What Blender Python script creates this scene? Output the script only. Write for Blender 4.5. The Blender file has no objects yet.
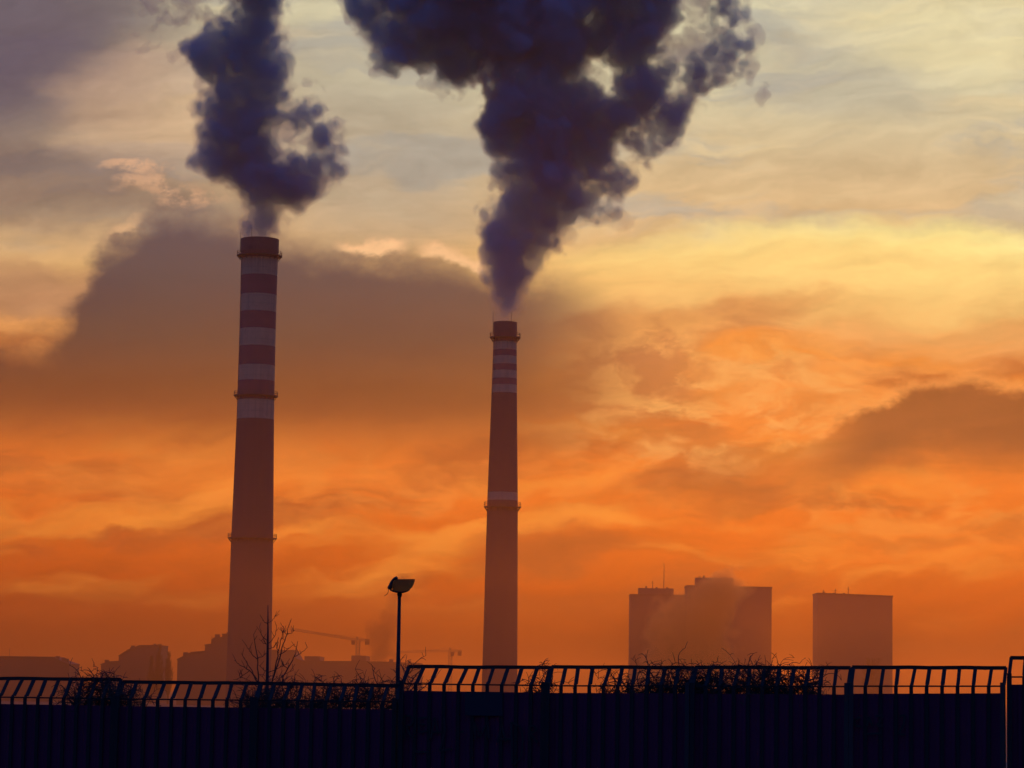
import bpy, bmesh, math, random
import numpy as np
from mathutils import Vector, Matrix

S = bpy.context.scene
COL = S.collection
R = math.radians

# ------------------------------------------------------------------ camera
F = 2766.0                       # focal length in pixels of a 1024 px wide frame
PITCH, ROLL = R(6.31), R(0.9)
CAMZ = 1.70
cam_d = bpy.data.cameras.new('camera')
cam_d.sensor_width = 36.0
cam_d.lens = 36.0 * F / 1024.0
cam_d.clip_start, cam_d.clip_end = 0.5, 60000
cam = bpy.data.objects.new('camera', cam_d)
COL.objects.link(cam)
ROT = Matrix.Rotation(R(90) + PITCH, 3, 'X') @ Matrix.Rotation(ROLL, 3, 'Z')
cam.matrix_world = Matrix.Translation((0, 0, CAMZ)) @ ROT.to_4x4()
S.camera = cam

# --------------------------------------------------------- render settings
S.view_settings.view_transform = 'Standard'
S.view_settings.look = 'None'
S.view_settings.exposure = 0.0
S.view_settings.gamma = 1.0
c = S.cycles
c.max_bounces = 8
c.diffuse_bounces = 4
c.glossy_bounces = 2
c.transmission_bounces = 2
c.volume_bounces = 4
c.transparent_max_bounces = 256
c.use_denoising = True
c.sample_clamp_indirect = 3.0
c.use_adaptive_sampling = True
c.adaptive_threshold = 0.02


def ray(px, py):
    """World direction of a measured picture position."""
    return ROT @ Vector(((px - 512) / F, (384 - py) / F, -1.0))


def P(px, py, Y):
    d = ray(px, py)
    t = Y / d.y
    return Vector((d.x * t, Y, CAMZ + d.z * t))


def lin(r, g, b, a=1.0):
    f = lambda v: (v / 255 / 12.92) if v <= 10.31 else ((v / 255 + 0.055) / 1.055) ** 2.4
    return (f(r), f(g), f(b), a)


# --------------------------------------------------------------- node helper
class NT:
    def __init__(self, tree):
        self.t = tree
        tree.nodes.clear()

    def n(self, kind, **kw):
        nd = self.t.nodes.new(kind)
        for k, v in kw.items():
            setattr(nd, k, v)
        return nd

    def put(self, sock, v):
        if isinstance(v, bpy.types.NodeSocket):
            self.t.links.new(v, sock)
        elif v is not None:
            sock.default_value = v

    def m(self, op, a, b=None, c=None, clamp=False):
        nd = self.n('ShaderNodeMath', operation=op, use_clamp=clamp)
        for i, v in enumerate((a, b, c)):
            if v is not None:
                self.put(nd.inputs[i], v)
        return nd.outputs[0]

    def add(self, a, b): return self.m('ADD', a, b)
    def sub(self, a, b): return self.m('SUBTRACT', a, b)
    def mul(self, a, b): return self.m('MULTIPLY', a, b)
    def div(self, a, b): return self.m('DIVIDE', a, b)

    def smooth(self, x, lo, hi, a=0.0, b=1.0):
        nd = self.n('ShaderNodeMapRange', interpolation_type='SMOOTHSTEP')
        for i, v in enumerate((x, lo, hi, a, b)):
            self.put(nd.inputs[i], v)
        return nd.outputs[0]

    def mix(self, f, a, b, mode='MIX'):
        nd = self.n('ShaderNodeMix', data_type='RGBA', blend_type=mode)
        self.put(nd.inputs[0], f)
        self.put(nd.inputs[6], a)
        self.put(nd.inputs[7], b)
        return nd.outputs[2]

    def vec(self, x, y, z=0.0):
        nd = self.n('ShaderNodeCombineXYZ')
        for i, v in enumerate((x, y, z)):
            self.put(nd.inputs[i], v)
        return nd.outputs[0]

    def noise(self, v, scale=1.0, detail=4.0, rough=0.5, dist=0.0):
        nd = self.n('ShaderNodeTexNoise')
        self.put(nd.inputs['Vector'], v)
        nd.inputs['Scale'].default_value = scale
        nd.inputs['Detail'].default_value = detail
        nd.inputs['Roughness'].default_value = rough
        nd.inputs['Distortion'].default_value = dist
        return nd.outputs['Fac']

    def ramp(self, x, stops, interp='LINEAR'):
        nd = self.n('ShaderNodeValToRGB')
        cr = nd.color_ramp
        cr.interpolation = interp
        while len(cr.elements) < len(stops):
            cr.elements.new(0.5)
        for e, (p, col) in zip(cr.elements, sorted(stops, key=lambda s: s[0])):
            e.position = p
            e.color = col
        self.put(nd.inputs[0], x)
        return nd.outputs[0]

    def curve(self, x, pts):
        nd = self.n('ShaderNodeFloatCurve')
        cu = nd.mapping.curves[0]
        while len(cu.points) < len(pts):
            cu.points.new(0.5, 0.5)
        for p, (a, b) in zip(cu.points, pts):
            p.location = (a, b)
            p.handle_type = 'AUTO'
        nd.mapping.update()
        self.put(nd.inputs['Value'], x)
        return nd.outputs[0]


def uv_of(px, py):
    """Direction on the dome as (U, V): hundredths of the camera's focal scale, V up from the horizon."""
    d = ray(px, py)
    return F / 100 * d.x / d.y, F / 100 * d.z / d.y


# ------------------------------------------------------------- sky and sun
SUN_EL, SUN_AZ = R(2.5), R(6)
SKY_GAIN = 1.0
world = bpy.data.worlds.new('World')
S.world = world
world.use_nodes = True
w = NT(world.node_tree)
gen = w.n('ShaderNodeTexCoord').outputs['Generated']
sep = w.n('ShaderNodeSeparateXYZ')
w.put(sep.inputs[0], gen)
dx, dy, dz = sep.outputs
sy = w.m('MAXIMUM', dy, 0.15)
U = w.mul(w.div(dx, sy), F / 100)
V = w.mul(w.div(dz, sy), F / 100)

# drifting distortion shared by all cloud layers (stretched along the horizon)
n_a = w.noise(w.vec(w.mul(U, 0.55), w.mul(V, 1.2), 3.1), 1.0, 5, 0.55)
n_b = w.noise(w.vec(w.mul(U, 0.55), w.mul(V, 1.2), 17.7), 1.0, 5, 0.55)
n_f = w.noise(w.vec(w.mul(U, 1.9), w.mul(V, 2.6), 8.4), 1.0, 7, 0.62)
n_g = w.noise(w.vec(w.mul(U, 4.2), w.mul(V, 6.0), 4.4), 1.0, 6, 0.65)
Uw = w.add(U, w.mul(w.sub(n_a, 0.5), 1.5))
Vw = w.add(V, w.mul(w.sub(n_b, 0.5), 0.75))
Uw = w.add(Uw, w.mul(w.sub(n_f, 0.5), 0.35))
Vw = w.add(Vw, w.mul(w.sub(n_f, 0.5), 0.22))
# streaky cirrus fields
st1 = w.noise(w.vec(w.mul(Uw, 0.42), w.mul(w.add(Vw, w.mul(U, -0.07)), 1.9), 5.0), 1.0, 5, 0.52, 0.2)
st2 = w.noise(w.vec(w.mul(Uw, 0.5), w.mul(w.add(Vw, w.mul(U, -0.06)), 2.3), 11.0), 1.0, 5, 0.52, 0.15)

SKYTOP = 8.0
vf = w.div(V, SKYTOP)


def vpos(py):
    return max(0.0, min(1.0, (690 - py) / 100 / SKYTOP))


base = w.ramp(vf, [(vpos(700), lin(116, 42, 7)), (vpos(650), lin(148, 56, 7)), (vpos(600), lin(200, 80, 11)),
                   (vpos(530), lin(236, 104, 20)), (vpos(450), lin(250, 126, 38)), (vpos(380), lin(236, 140, 64)),
                   (vpos(320), lin(228, 158, 92)), (vpos(270), lin(228, 178, 114)), (vpos(220), lin(218, 182, 132)),
                   (vpos(150), lin(206, 184, 144)), (vpos(80), lin(206, 198, 164)), (vpos(0), lin(216, 210, 174)),
                   (vpos(-90), lin(150, 148, 150))])


def blob(px, py, rx, ry, soft=0.9, warped=True, tilt=0.0):
    cu, cv = uv_of(px, py)
    a, b = (Uw, Vw) if warped else (U, V)
    du, dv = w.sub(a, cu), w.sub(b, cv)
    if tilt:
        ct, sn = math.cos(R(tilt)), math.sin(R(tilt))
        du, dv = w.add(w.mul(du, ct), w.mul(dv, sn)), w.sub(w.mul(dv, ct), w.mul(du, sn))
    e = w.add(w.m('POWER', w.m('ABSOLUTE', w.mul(du, 100 / rx)), 2), w.m('POWER', w.m('ABSOLUTE', w.mul(dv, 100 / ry)), 2))
    return w.smooth(e, 1 + soft, max(0.0, 1 - soft))


def over(col, mask, c, k=1.0):
    return w.mix(w.m('MULTIPLY', mask, k, clamp=True), col, c)


sky = base
# upper sky: blue-grey gaps between cream veils
up = w.smooth(V, 3.9, 5.2)
gap = w.smooth(st1, 0.46, 0.62)
sky = over(sky, w.mul(up, gap), lin(166, 168, 160), 0.75)
veil = w.smooth(st2, 0.5, 0.7)
sky = over(sky, w.mul(up, veil), lin(228, 206, 158), 0.55)
sky = over(sky, blob(1000, 10, 190, 70), lin(240, 224, 170), 0.6)
sky = over(sky, blob(840, 80, 110, 40, tilt=-12), lin(160, 160, 150), 0.45)
sky = over(sky, blob(380, 150, 120, 90), lin(160, 156, 144), 0.55)
# yellow glow where the hidden sun stands
sky = over(sky, blob(960, 262, 330, 36, 0.95), lin(255, 236, 152), 1.0)
sky = over(sky, blob(800, 286, 330, 44, 0.95), lin(252, 202, 118), 0.7)
# orange wisps of the middle sky
hot = tuple(v * 1.02 for v in lin(255, 150, 54)[:3]) + (1,)
mid = w.mul(w.smooth(V, 0.5, 1.2), w.smooth(V, 4.2, 3.3))
sky = over(sky, w.mul(mid, w.smooth(st1, 0.45, 0.66)), lin(176, 80, 32), 0.8)
sky = over(sky, w.mul(mid, w.smooth(st2, 0.46, 0.72)), hot, 0.85)
sky = over(sky, blob(700, 335, 130, 20, 0.9, tilt=14), lin(206, 132, 76), 0.8)
sky = over(sky, blob(620, 370, 80, 45, 0.9, tilt=10), lin(178, 106, 62), 0.8)
sky = over(sky, blob(690, 440, 70, 22, 0.9), lin(190, 100, 48), 0.7)
sky = over(sky, blob(560, 558, 70, 16, 0.9, tilt=8), lin(176, 82, 32), 0.75)
sky = over(sky, blob(300, 470, 140, 26, 0.9), lin(248, 130, 46), 0.5)
sky = over(sky, blob(80, 475, 120, 22, 0.9), lin(236, 122, 42), 0.55)
# the low right cloud
cl = w.n('ShaderNodeMapRange'); w.put(cl.inputs[0], w.add(U, w.mul(w.sub(n_f, 0.5), 0.35))); cl.inputs[1].default_value = 1.2; cl.inputs[2].default_value = 5.6
top_pts = [(-0.0, 484), (0.2, 482), (0.36, 462), (0.44, 430), (0.54, 408), (0.66, 393), (0.76, 389), (0.88, 396), (1.0, 404)]
topR = w.mul(w.curve(cl.outputs[0], [(a, vpos(b - 9)) for a, b in top_pts]), SKYTOP)
topR = w.add(topR, w.add(w.mul(w.sub(n_f, 0.5), 0.45), w.mul(w.sub(n_g, 0.5), 0.12)))
hR = w.sub(topR, w.add(V, w.mul(U, -0.016)))
right_side = w.smooth(U, 2.7, 3.7)
sky = over(sky, blob(790, 466, 150, 26, 0.95, tilt=6), lin(160, 82, 40), 0.55)
sky = over(sky, blob(960, 330, 150, 18, 0.95, tilt=5), lin(232, 160, 92), 0.7)
sky = over(sky, w.mul(w.mul(w.smooth(hR, -0.10, 0.03), w.smooth(hR, 0.16, 0.04)), w.smooth(U, 2.9, 3.5)), lin(255, 164, 84), 0.55)
patch = w.smooth(w.noise(w.vec(w.mul(Uw, 1.5), w.mul(Vw, 3.2), 40.0), 1.0, 5, 0.55), 0.42, 0.64)
sky = over(sky, w.mul(patch, blob(690, 395, 170, 70, 0.95)), lin(255, 180, 98), 0.75)
sky = over(sky, w.mul(patch, blob(940, 520, 150, 40, 0.95)), lin(255, 160, 70), 0.6)
sky = over(sky, w.mul(patch, blob(330, 480, 330, 50, 0.95)), lin(255, 146, 58), 0.5)
sky = over(sky, w.mul(w.mul(w.smooth(hR, -0.02, 0.16), w.smooth(hR, 1.05, 0.5)), right_side), lin(136, 70, 38), 0.95)
sky = over(sky, w.mul(blob(985, 655, 150, 20, 0.7), w.smooth(U, 2.5, 3.2)), lin(150, 66, 22), 0.8)
sky = over(sky, blob(960, 545, 130, 30, 0.9), lin(255, 134, 44), 0.5)
# dusky left
left = w.smooth(U, 0.2, -4.6)
sky = over(sky, w.mul(left, w.smooth(V, 4.0, 4.6)), lin(160, 132, 116), 0.35)
sky = over(sky, blob(-20, 30, 190, 120, 0.95), lin(78, 68, 92), 0.9)
sky = over(sky, blob(0, 175, 230, 44, 0.95, tilt=-6), lin(104, 86, 88), 0.7)
sky = over(sky, blob(165, 110, 110, 60, 0.95), lin(214, 174, 138), 0.55)
sky = over(sky, blob(20, 290, 80, 30, 0.95), lin(176, 128, 96), 0.8)
sky = over(sky, w.mul(left, w.smooth(V, 1.6, 0.2)), lin(150, 58, 18), 0.65)
# the great dark bank on the left, its sunlit upper rim
bm = w.n('ShaderNodeMapRange'); w.put(bm.inputs[0], w.add(U, w.mul(w.sub(n_f, 0.5), 0.3))); bm.inputs[1].default_value = -5.2; bm.inputs[2].default_value = 2.0
bank = [(0, 330), (40, 330), (70, 305), (85, 262), (110, 222), (160, 198), (215, 204), (280, 228), (340, 240), (400, 238), (450, 250),
        (500, 264), (560, 270), (620, 296), (660, 330), (700, 372)]
topL = w.mul(w.curve(bm.outputs[0], [(((a - 512) / 100 + 5.2) / 7.2, vpos(b)) for a, b in bank]), SKYTOP)
topL = w.add(topL, w.add(w.mul(w.sub(n_f, 0.5), 0.5), w.mul(w.sub(n_g, 0.5), 0.12)))
hL = w.sub(topL, w.add(V, w.mul(U, -0.016)))
bankmask = w.mul(w.smooth(hL, -0.20, 0.42), w.smooth(U, 1.7, -0.1))
bankcol = w.ramp(vf, [(vpos(490), lin(196, 92, 30)), (vpos(440), lin(146, 70, 32)), (vpos(390), lin(112, 58, 36)),
                      (vpos(340), lin(80, 55, 54)), (vpos(280), lin(64, 56, 70)), (vpos(210), lin(78, 68, 84))])
fadeb = w.smooth(V, 1.9, 2.9)
sky = over(sky, w.mul(bankmask, fadeb), bankcol, 0.95)
win = lambda p0, p1: w.mul(w.smooth(U, (p0 - 12 - 512) / 100, (p0 + 12 - 512) / 100), w.smooth(U, (p1 + 12 - 512) / 100, (p1 - 12 - 512) / 100))
rimn = w.m('ADD', w.mul(win(104, 130), 0.5), w.add(win(335, 400), win(418, 486)), clamp=True)
rim = w.mul(w.mul(w.smooth(hL, -0.10, 0.03), w.smooth(hL, 0.15, 0.05)), rimn)
sky = over(sky, rim, lin(255, 200, 146), 0.9)
puffs = w.m('ADD', blob(172, 192, 46, 9, 0.95), blob(150, 176, 40, 6, 0.95), clamp=True)
rough_p = w.smooth(n_g, 0.40, 0.62)
sky = over(sky, w.mul(puffs, rough_p), lin(216, 168, 132), 0.8)
# fine fibres everywhere in the veil
fib = w.noise(w.vec(w.mul(Uw, 1.1), w.mul(w.add(Vw, w.mul(U, -0.12)), 4.2), 21.0), 1.0, 7, 0.58, 0.0)
fib2 = w.noise(w.vec(w.mul(Uw, 3.0), w.mul(w.add(Vw, w.mul(U, -0.2)), 7.0), 31.0), 1.0, 5, 0.5, 0.0)
fibres = w.add(w.mul(w.sub(fib, 0.5), 0.6), w.mul(w.sub(fib2, 0.5), 0.14))
calm = w.sub(1.0, w.mul(w.mul(bankmask, fadeb), 0.75))
fg = w.n('ShaderNodeVectorMath', operation='SCALE')
w.put(fg.inputs[0], sky)
w.put(fg.inputs['Scale'], w.add(1.0, w.mul(fibres, calm)))
sky = fg.outputs[0]
# the low mountainside of thicker air
sky = over(sky, w.smooth(V, 0.75, 0.0), lin(136, 54, 14), 0.55)

# rest of the dome: deep blue dusk overhead and behind
dome = w.ramp(dz, [(0.0, lin(92, 62, 62)), (0.12, lin(66, 60, 104)), (0.35, lin(42, 84, 166)), (0.7, lin(28, 84, 174)), (1.0, lin(24, 78, 168))])
front = w.mul(w.smooth(dy, 0.60, 0.97), w.smooth(dz, 0.48, 0.24))
sky = w.mix(front, dome, sky)
nish = w.n('ShaderNodeTexSky', sky_type='NISHITA', sun_disc=False, sun_elevation=SUN_EL, sun_rotation=SUN_AZ, dust_density=4.0)
sky = w.mix(0.004, sky, nish.outputs[0], 'ADD')
bgd = w.n('ShaderNodeBackground')
w.put(bgd.inputs['Color'], sky)
bgd.inputs['Strength'].default_value = SKY_GAIN
wo = w.n('ShaderNodeOutputWorld')
w.put(wo.inputs['Surface'], bgd.outputs[0])

sun_d = bpy.data.lights.new('sun', 'SUN')
sun_d.energy = 0.24
sun_d.angle = R(6)
sun_d.color = (1.0, 0.42, 0.10)
sun = bpy.data.objects.new('sun', sun_d)
COL.objects.link(sun)
sdir = Vector((math.sin(SUN_AZ) * math.cos(SUN_EL), math.cos(SUN_AZ) * math.cos(SUN_EL), math.sin(SUN_EL)))
sun.rotation_euler = sdir.to_track_quat('Z', 'Y').to_euler()


# ------------------------------------------------------------- object helpers
def tag(o, label=None, cat=None, group=None, kind=None):
    for k, v in (('label', label), ('category', cat), ('group', group), ('kind', kind)):
        if v:
            o[k] = v
    return o


def empty(name, loc, label, cat, group=None):
    o = bpy.data.objects.new(name, None)
    o.empty_display_size = 0.1
    COL.objects.link(o)
    o.location = loc
    return tag(o, label, cat, group)


class MB:
    """Collects raw geometry for ONE mesh object (coordinates local to its thing)."""

    def __init__(self):
        self.v, self.f = [], []

    def raw(self, vs, fs):
        k = len(self.v)
        self.v += [tuple(p) for p in vs]
        self.f += [tuple(i + k for i in f) for f in fs]

    def box(self, a, b):
        x0, y0, z0 = a
        x1, y1, z1 = b
        self.raw([(x0, y0, z0), (x1, y0, z0), (x1, y1, z0), (x0, y1, z0), (x0, y0, z1), (x1, y0, z1), (x1, y1, z1), (x0, y1, z1)],
                 [(3, 2, 1, 0), (4, 5, 6, 7), (0, 1, 5, 4), (1, 2, 6, 5), (2, 3, 7, 6), (3, 0, 4, 7)])

    def bar(self, a, b, wx, wy, up=(0, 0, 1)):
        """rectangular bar from a to b, wx wide sideways, wy thick"""
        a, b = Vector(a), Vector(b)
        d = (b - a).normalized()
        u = Vector(up)
        if abs(d.dot(u)) > 0.98:
            u = Vector((1, 0, 0))
        s = d.cross(u).normalized() * wx / 2
        t = d.cross(s).normalized() * wy / 2
        self.raw([a - s - t, a + s - t, a + s + t, a - s + t, b - s - t, b + s - t, b + s + t, b - s + t],
                 [(3, 2, 1, 0), (4, 5, 6, 7), (0, 1, 5, 4), (1, 2, 6, 5), (2, 3, 7, 6), (3, 0, 4, 7)])

    def tube(self, pts, rad, n=6, cap=True):
        pts = [Vector(p) for p in pts]
        rs = rad if isinstance(rad, (list, tuple)) else [rad] * len(pts)
        k = len(self.v)
        for i, p in enumerate(pts):
            d = (pts[min(i + 1, len(pts) - 1)] - pts[max(i - 1, 0)])
            if d.length < 1e-9:
                d = Vector((0, 0, 1))
            d.normalize()
            u = Vector((0, 1, 0)) if abs(d.y) < 0.9 else Vector((1, 0, 0))
            s = d.cross(u).normalized()
            t = d.cross(s).normalized()
            for j in range(n):
                a = 2 * math.pi * j / n
                self.v.append(tuple(p + (s * math.cos(a) + t * math.sin(a)) * rs[i]))
        for i in range(len(pts) - 1):
            for j in range(n):
                j2 = (j + 1) % n
                self.f.append((k + i * n + j, k + i * n + j2, k + (i + 1) * n + j2, k + (i + 1) * n + j))
        if cap:
            self.f.append(tuple(k + j for j in range(n))[::-1])
            self.f.append(tuple(k + (len(pts) - 1) * n + j for j in range(n)))

    def lathe(self, prof, n=48, closed=False):
        """prof: (r, z) list"""
        k = len(self.v)
        m = len(prof)
        for r, z in prof:
            for j in range(n):
                a = 2 * math.pi * j / n
                self.v.append((r * math.cos(a), r * math.sin(a), z))
        for i in range(m if closed else m - 1):
            i2 = (i + 1) % m
            for j in range(n):
                j2 = (j + 1) % n
                self.f.append((k + i * n + j, k + i * n + j2, k + i2 * n + j2, k + i2 * n + j))

    def prism(self, outline, y0, y1):
        """outline of (x, z) points, extruded along y"""
        n = len(outline)
        k = len(self.v)
        self.v += [(x, y0, z) for x, z in outline] + [(x, y1, z) for x, z in outline]
        self.f.append(tuple(k + i for i in range(n)))
        self.f.append(tuple(k + n + i for i in range(n))[::-1])
        for i in range(n):
            j = (i + 1) % n
            self.f.append((k + i, k + n + i, k + n + j, k + j))

    def build(self, name, mat, parent=None, smooth=False, loc=None):
        me = bpy.data.meshes.new(name)
        me.from_pydata(self.v, [], self.f)
        bmm = bmesh.new()
        bmm.from_mesh(me)
        bmesh.ops.recalc_face_normals(bmm, faces=bmm.faces)
        bmm.to_mesh(me)
        bmm.free()
        me.materials.append(mat)
        if smooth:
            me.polygons.foreach_set('use_smooth', [True] * len(me.polygons))
        o = bpy.data.objects.new(name, me)
        COL.objects.link(o)
        if parent:
            o.parent = parent
        if loc is not None:
            o.location = loc
        return o


def mat(name, col, rough=0.8, var=0.25, scale=3.0, metal=0.0, trans=0.0):
    m = bpy.data.materials.new(name)
    m.use_nodes = True
    t = NT(m.node_tree)
    co = t.n('ShaderNodeTexCoord').outputs['Object']
    nz = t.noise(co, scale, 5, 0.6)
    a = tuple(x * (1 - var) for x in col[:3]) + (1,)
    b = tuple(min(1, x * (1 + var)) for x in col[:3]) + (1,)
    cc = t.mix(nz, a, b)
    bs = t.n('ShaderNodeBsdfPrincipled')
    t.put(bs.inputs['Base Color'], cc)
    t.put(bs.inputs['Roughness'], rough)
    t.put(bs.inputs['Metallic'], metal)
    out = t.n('ShaderNodeOutputMaterial')
    if trans > 0:
        tr = t.n('ShaderNodeBsdfTranslucent')
        t.put(tr.inputs['Color'], cc)
        mx = t.n('ShaderNodeMixShader')
        mx.inputs[0].default_value = trans
        t.put(mx.inputs[1], bs.outputs[0])
        t.put(mx.inputs[2], tr.outputs[0])
        t.put(out.inputs['Surface'], mx.outputs[0])
    else:
        t.put(out.inputs['Surface'], bs.outputs[0])
    return m


def smoke_mat(name, color, density, g=0.0, skin=0.99, absorb=(0, 0, 0)):
    m = bpy.data.materials.new(name)
    m.use_nodes = True
    t = NT(m.node_tree)
    pv = t.n('ShaderNodeVolumePrincipled')
    pv.inputs['Color'].default_value = (*color, 1)
    pv.inputs['Density'].default_value = density
    pv.inputs['Anisotropy'].default_value = g
    pv.inputs['Absorption Color'].default_value = (*absorb, 1)
    rgb = t.n('ShaderNodeRGB')
    rgb.outputs[0].default_value = (skin, skin, skin, 1)
    tr = t.n('ShaderNodeBsdfTransparent')
    t.put(tr.inputs[0], rgb.outputs[0])
    out = t.n('ShaderNodeOutputMaterial')
    t.put(out.inputs['Surface'], tr.outputs[0])
    t.put(out.inputs['Volume'], pv.outputs[0])
    return m


M = {
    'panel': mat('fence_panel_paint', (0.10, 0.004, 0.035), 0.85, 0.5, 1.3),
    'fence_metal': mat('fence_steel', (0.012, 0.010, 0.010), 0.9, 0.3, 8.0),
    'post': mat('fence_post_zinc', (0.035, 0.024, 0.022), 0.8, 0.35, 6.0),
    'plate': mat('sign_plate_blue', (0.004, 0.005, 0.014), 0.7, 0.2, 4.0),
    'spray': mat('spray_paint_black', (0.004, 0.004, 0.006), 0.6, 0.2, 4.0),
    'pole': mat('lamp_pole_steel', (0.02, 0.016, 0.016), 0.8, 0.3, 3.0),
    'lamp_shell': mat('lamp_bowl_plastic', (0.92, 0.42, 0.16), 0.5, 0.05, 5.0, 0, 0.95),
    'lamp_dark': mat('lamp_housing', (0.05, 0.035, 0.03), 0.8, 0.2, 5.0),
    'bark': mat('bark', (0.05, 0.035, 0.028), 0.9, 0.4, 30.0),
    'twig': mat('dry_twig', (0.05, 0.032, 0.026), 0.9, 0.4, 20.0),
    'leaf': mat('dead_leaf', (0.09, 0.05, 0.03), 0.8, 0.4, 20.0, 0, 0.3),
    'steel': mat('gallery_steel', (0.10, 0.07, 0.06), 0.6, 0.3, 1.0, 0.3),
    'concrete': mat('facade_concrete', (0.13, 0.10, 0.08), 0.85, 0.2, 0.08),
    'roof': mat('flat_roof_felt', (0.09, 0.07, 0.06), 0.9, 0.25, 0.1),
    'brick': mat('facade_brick', (0.12, 0.08, 0.06), 0.9, 0.25, 0.1),
    'crane': mat('crane_yellow', (0.40, 0.24, 0.06), 0.5, 0.2, 0.5),
    'cweight': mat('crane_ballast', (0.08, 0.06, 0.045), 0.8, 0.2, 0.5),
    'treebark': mat('tree_bark', (0.07, 0.05, 0.04), 0.9, 0.3, 1.0),
    'foliage': mat('tree_foliage', (0.06, 0.05, 0.03), 0.9, 0.4, 0.4),
}

# --------------------------------------------------------------------- ground
gm = bpy.data.materials.new('ground_soil_grass')
gm.use_nodes = True
t = NT(gm.node_tree)
co = t.n('ShaderNodeTexCoord').outputs['Object']
gc = t.ramp(t.noise(co, 0.02, 8, 0.65), [(0.35, (0.035, 0.028, 0.018, 1)), (0.5, (0.06, 0.045, 0.03, 1)), (0.65, (0.08, 0.06, 0.045, 1))])
gc = t.mix(t.smooth(t.noise(co, 1.5, 6, 0.6), 0.4, 0.6), gc, (0.05, 0.055, 0.025, 1))
bs = t.n('ShaderNodeBsdfPrincipled')
t.put(bs.inputs['Base Color'], gc)
bs.inputs['Roughness'].default_value = 0.95
bp = t.n('ShaderNodeBump')
bp.inputs['Strength'].default_value = 0.4
t.put(bp.inputs['Height'], t.noise(co, 4.0, 6, 0.6))
t.put(bs.inputs['Normal'], bp.outputs[0])
t.put(t.n('ShaderNodeOutputMaterial').inputs['Surface'], bs.outputs[0])
GZ = -7.0                        # the city floor lies lower than the fence


def drop(y):
    f = max(0.0, min(1.0, (y - 70) / 170))
    return GZ * f * f * (3 - 2 * f)


g = MB()
nx, ny = 40, 156
for j in range(ny + 1):
    for i in range(nx + 1):
        x = -1800 + 3600 * i / nx
        y = -300 + 3900 * j / ny
        far = max(0.0, (math.hypot(x, y) - 150) / 3000)
        g.v.append((x, y, drop(y) + 0.25 * (math.sin(x * 0.011 + y * 0.004) + math.sin(y * 0.013 - x * 0.006)) * min(1, far * 6)))
for j in range(ny):
    for i in range(nx):
        k = j * (nx + 1) + i
        g.f.append((k, k + 1, k + nx + 2, k + nx + 1))
ground = g.build('ground', gm, smooth=True)
tag(ground, 'bare winter ground running out behind the dark fence', 'ground', kind='structure')

# ----------------------------------------------------------------------- haze
def air(name, color, density, g, lo, hi, label):
    m = bpy.data.materials.new(name + '_air')
    m.use_nodes = True
    t = NT(m.node_tree)
    pv = t.n('ShaderNodeVolumePrincipled')
    pv.inputs['Color'].default_value = (*color, 1)
    pv.inputs['Density'].default_value = density
    pv.inputs['Anisotropy'].default_value = g
    t.put(t.n('ShaderNodeOutputMaterial').inputs['Volume'], pv.outputs[0])
    hb = MB()
    hb.box(lo, hi)
    o = hb.build(name, m)
    o.display_type = 'WIRE'
    return tag(o, label, 'haze', kind='stuff')


air('haze', (0.92, 0.66, 0.40), 0.00004, 0.75, (-2200, -500, -8.9), (2200, 3800, 330), 'thin morning haze over the whole district up to the smoke plumes')
# the smog that lies over the ground of the city, as thick as the low blocks are high
air('low_smog', (0.95, 0.38, 0.10), 0.00050, 0.8, (-2150, 100, -8.4), (2150, 3750, 37), 'brown smog lying low over the ground and rooftops')


# ------------------------------------------------------------------- chimneys
def stripe_mat(name, stops, base_col, pale, dark):
    m = bpy.data.materials.new(name)
    m.use_nodes = True
    t = NT(m.node_tree)
    tc = t.n('ShaderNodeTexCoord').outputs['Object']
    sp = t.n('ShaderNodeSeparateXYZ')
    t.put(sp.inputs[0], tc)
    H = stops[-1][0]
    wob = t.mul(t.sub(t.noise(tc, 0.8, 3), 0.5), 0.25)
    z = t.div(t.add(sp.outputs[2], wob), H * 1.05)
    col = t.ramp(z, [(p / (H * 1.05), {'b': base_col, 'p': pale, 'd': dark}[k]) for p, k in stops[:-1]], 'CONSTANT')
    # rain streaks and soot, stretched down the shaft
    stc = t.n('ShaderNodeMapping')
    t.put(stc.inputs[0], tc)
    stc.inputs['Scale'].default_value = (0.9, 0.9, 0.03)
    streak = t.smooth(t.noise(stc.outputs[0], 1.0, 6, 0.6), 0.42, 0.75)
    col = t.mix(t.mul(streak, 0.28), col, (0.06, 0.045, 0.04, 1))
    col = t.mix(t.mul(t.smooth(t.noise(tc, 0.25, 6, 0.65), 0.4, 0.7), 0.18), col, (0.10, 0.07, 0.06, 1))
    # soot that runs down from the mouth
    soot = t.mul(t.smooth(sp.outputs[2], H - 16, H), t.smooth(t.noise(stc.outputs[0], 2.2, 5, 0.6), 0.30, 0.62))
    col = t.mix(t.mul(soot, 0.6), col, (0.035, 0.03, 0.03, 1))
    # lift joints of the concrete, every few metres
    jn = t.smooth(t.m('PINGPONG', sp.outputs[2], 1.25), 0.10, 0.0)
    col = t.mix(t.mul(jn, 0.25), col, (0.05, 0.035, 0.03, 1))
    bs = t.n('ShaderNodeBsdfPrincipled')
    t.put(bs.inputs['Base Color'], col)
    bs.inputs['Roughness'].default_value = 0.8
    t.put(t.n('ShaderNodeOutputMaterial').inputs['Surface'], bs.outputs[0])
    return m


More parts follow.
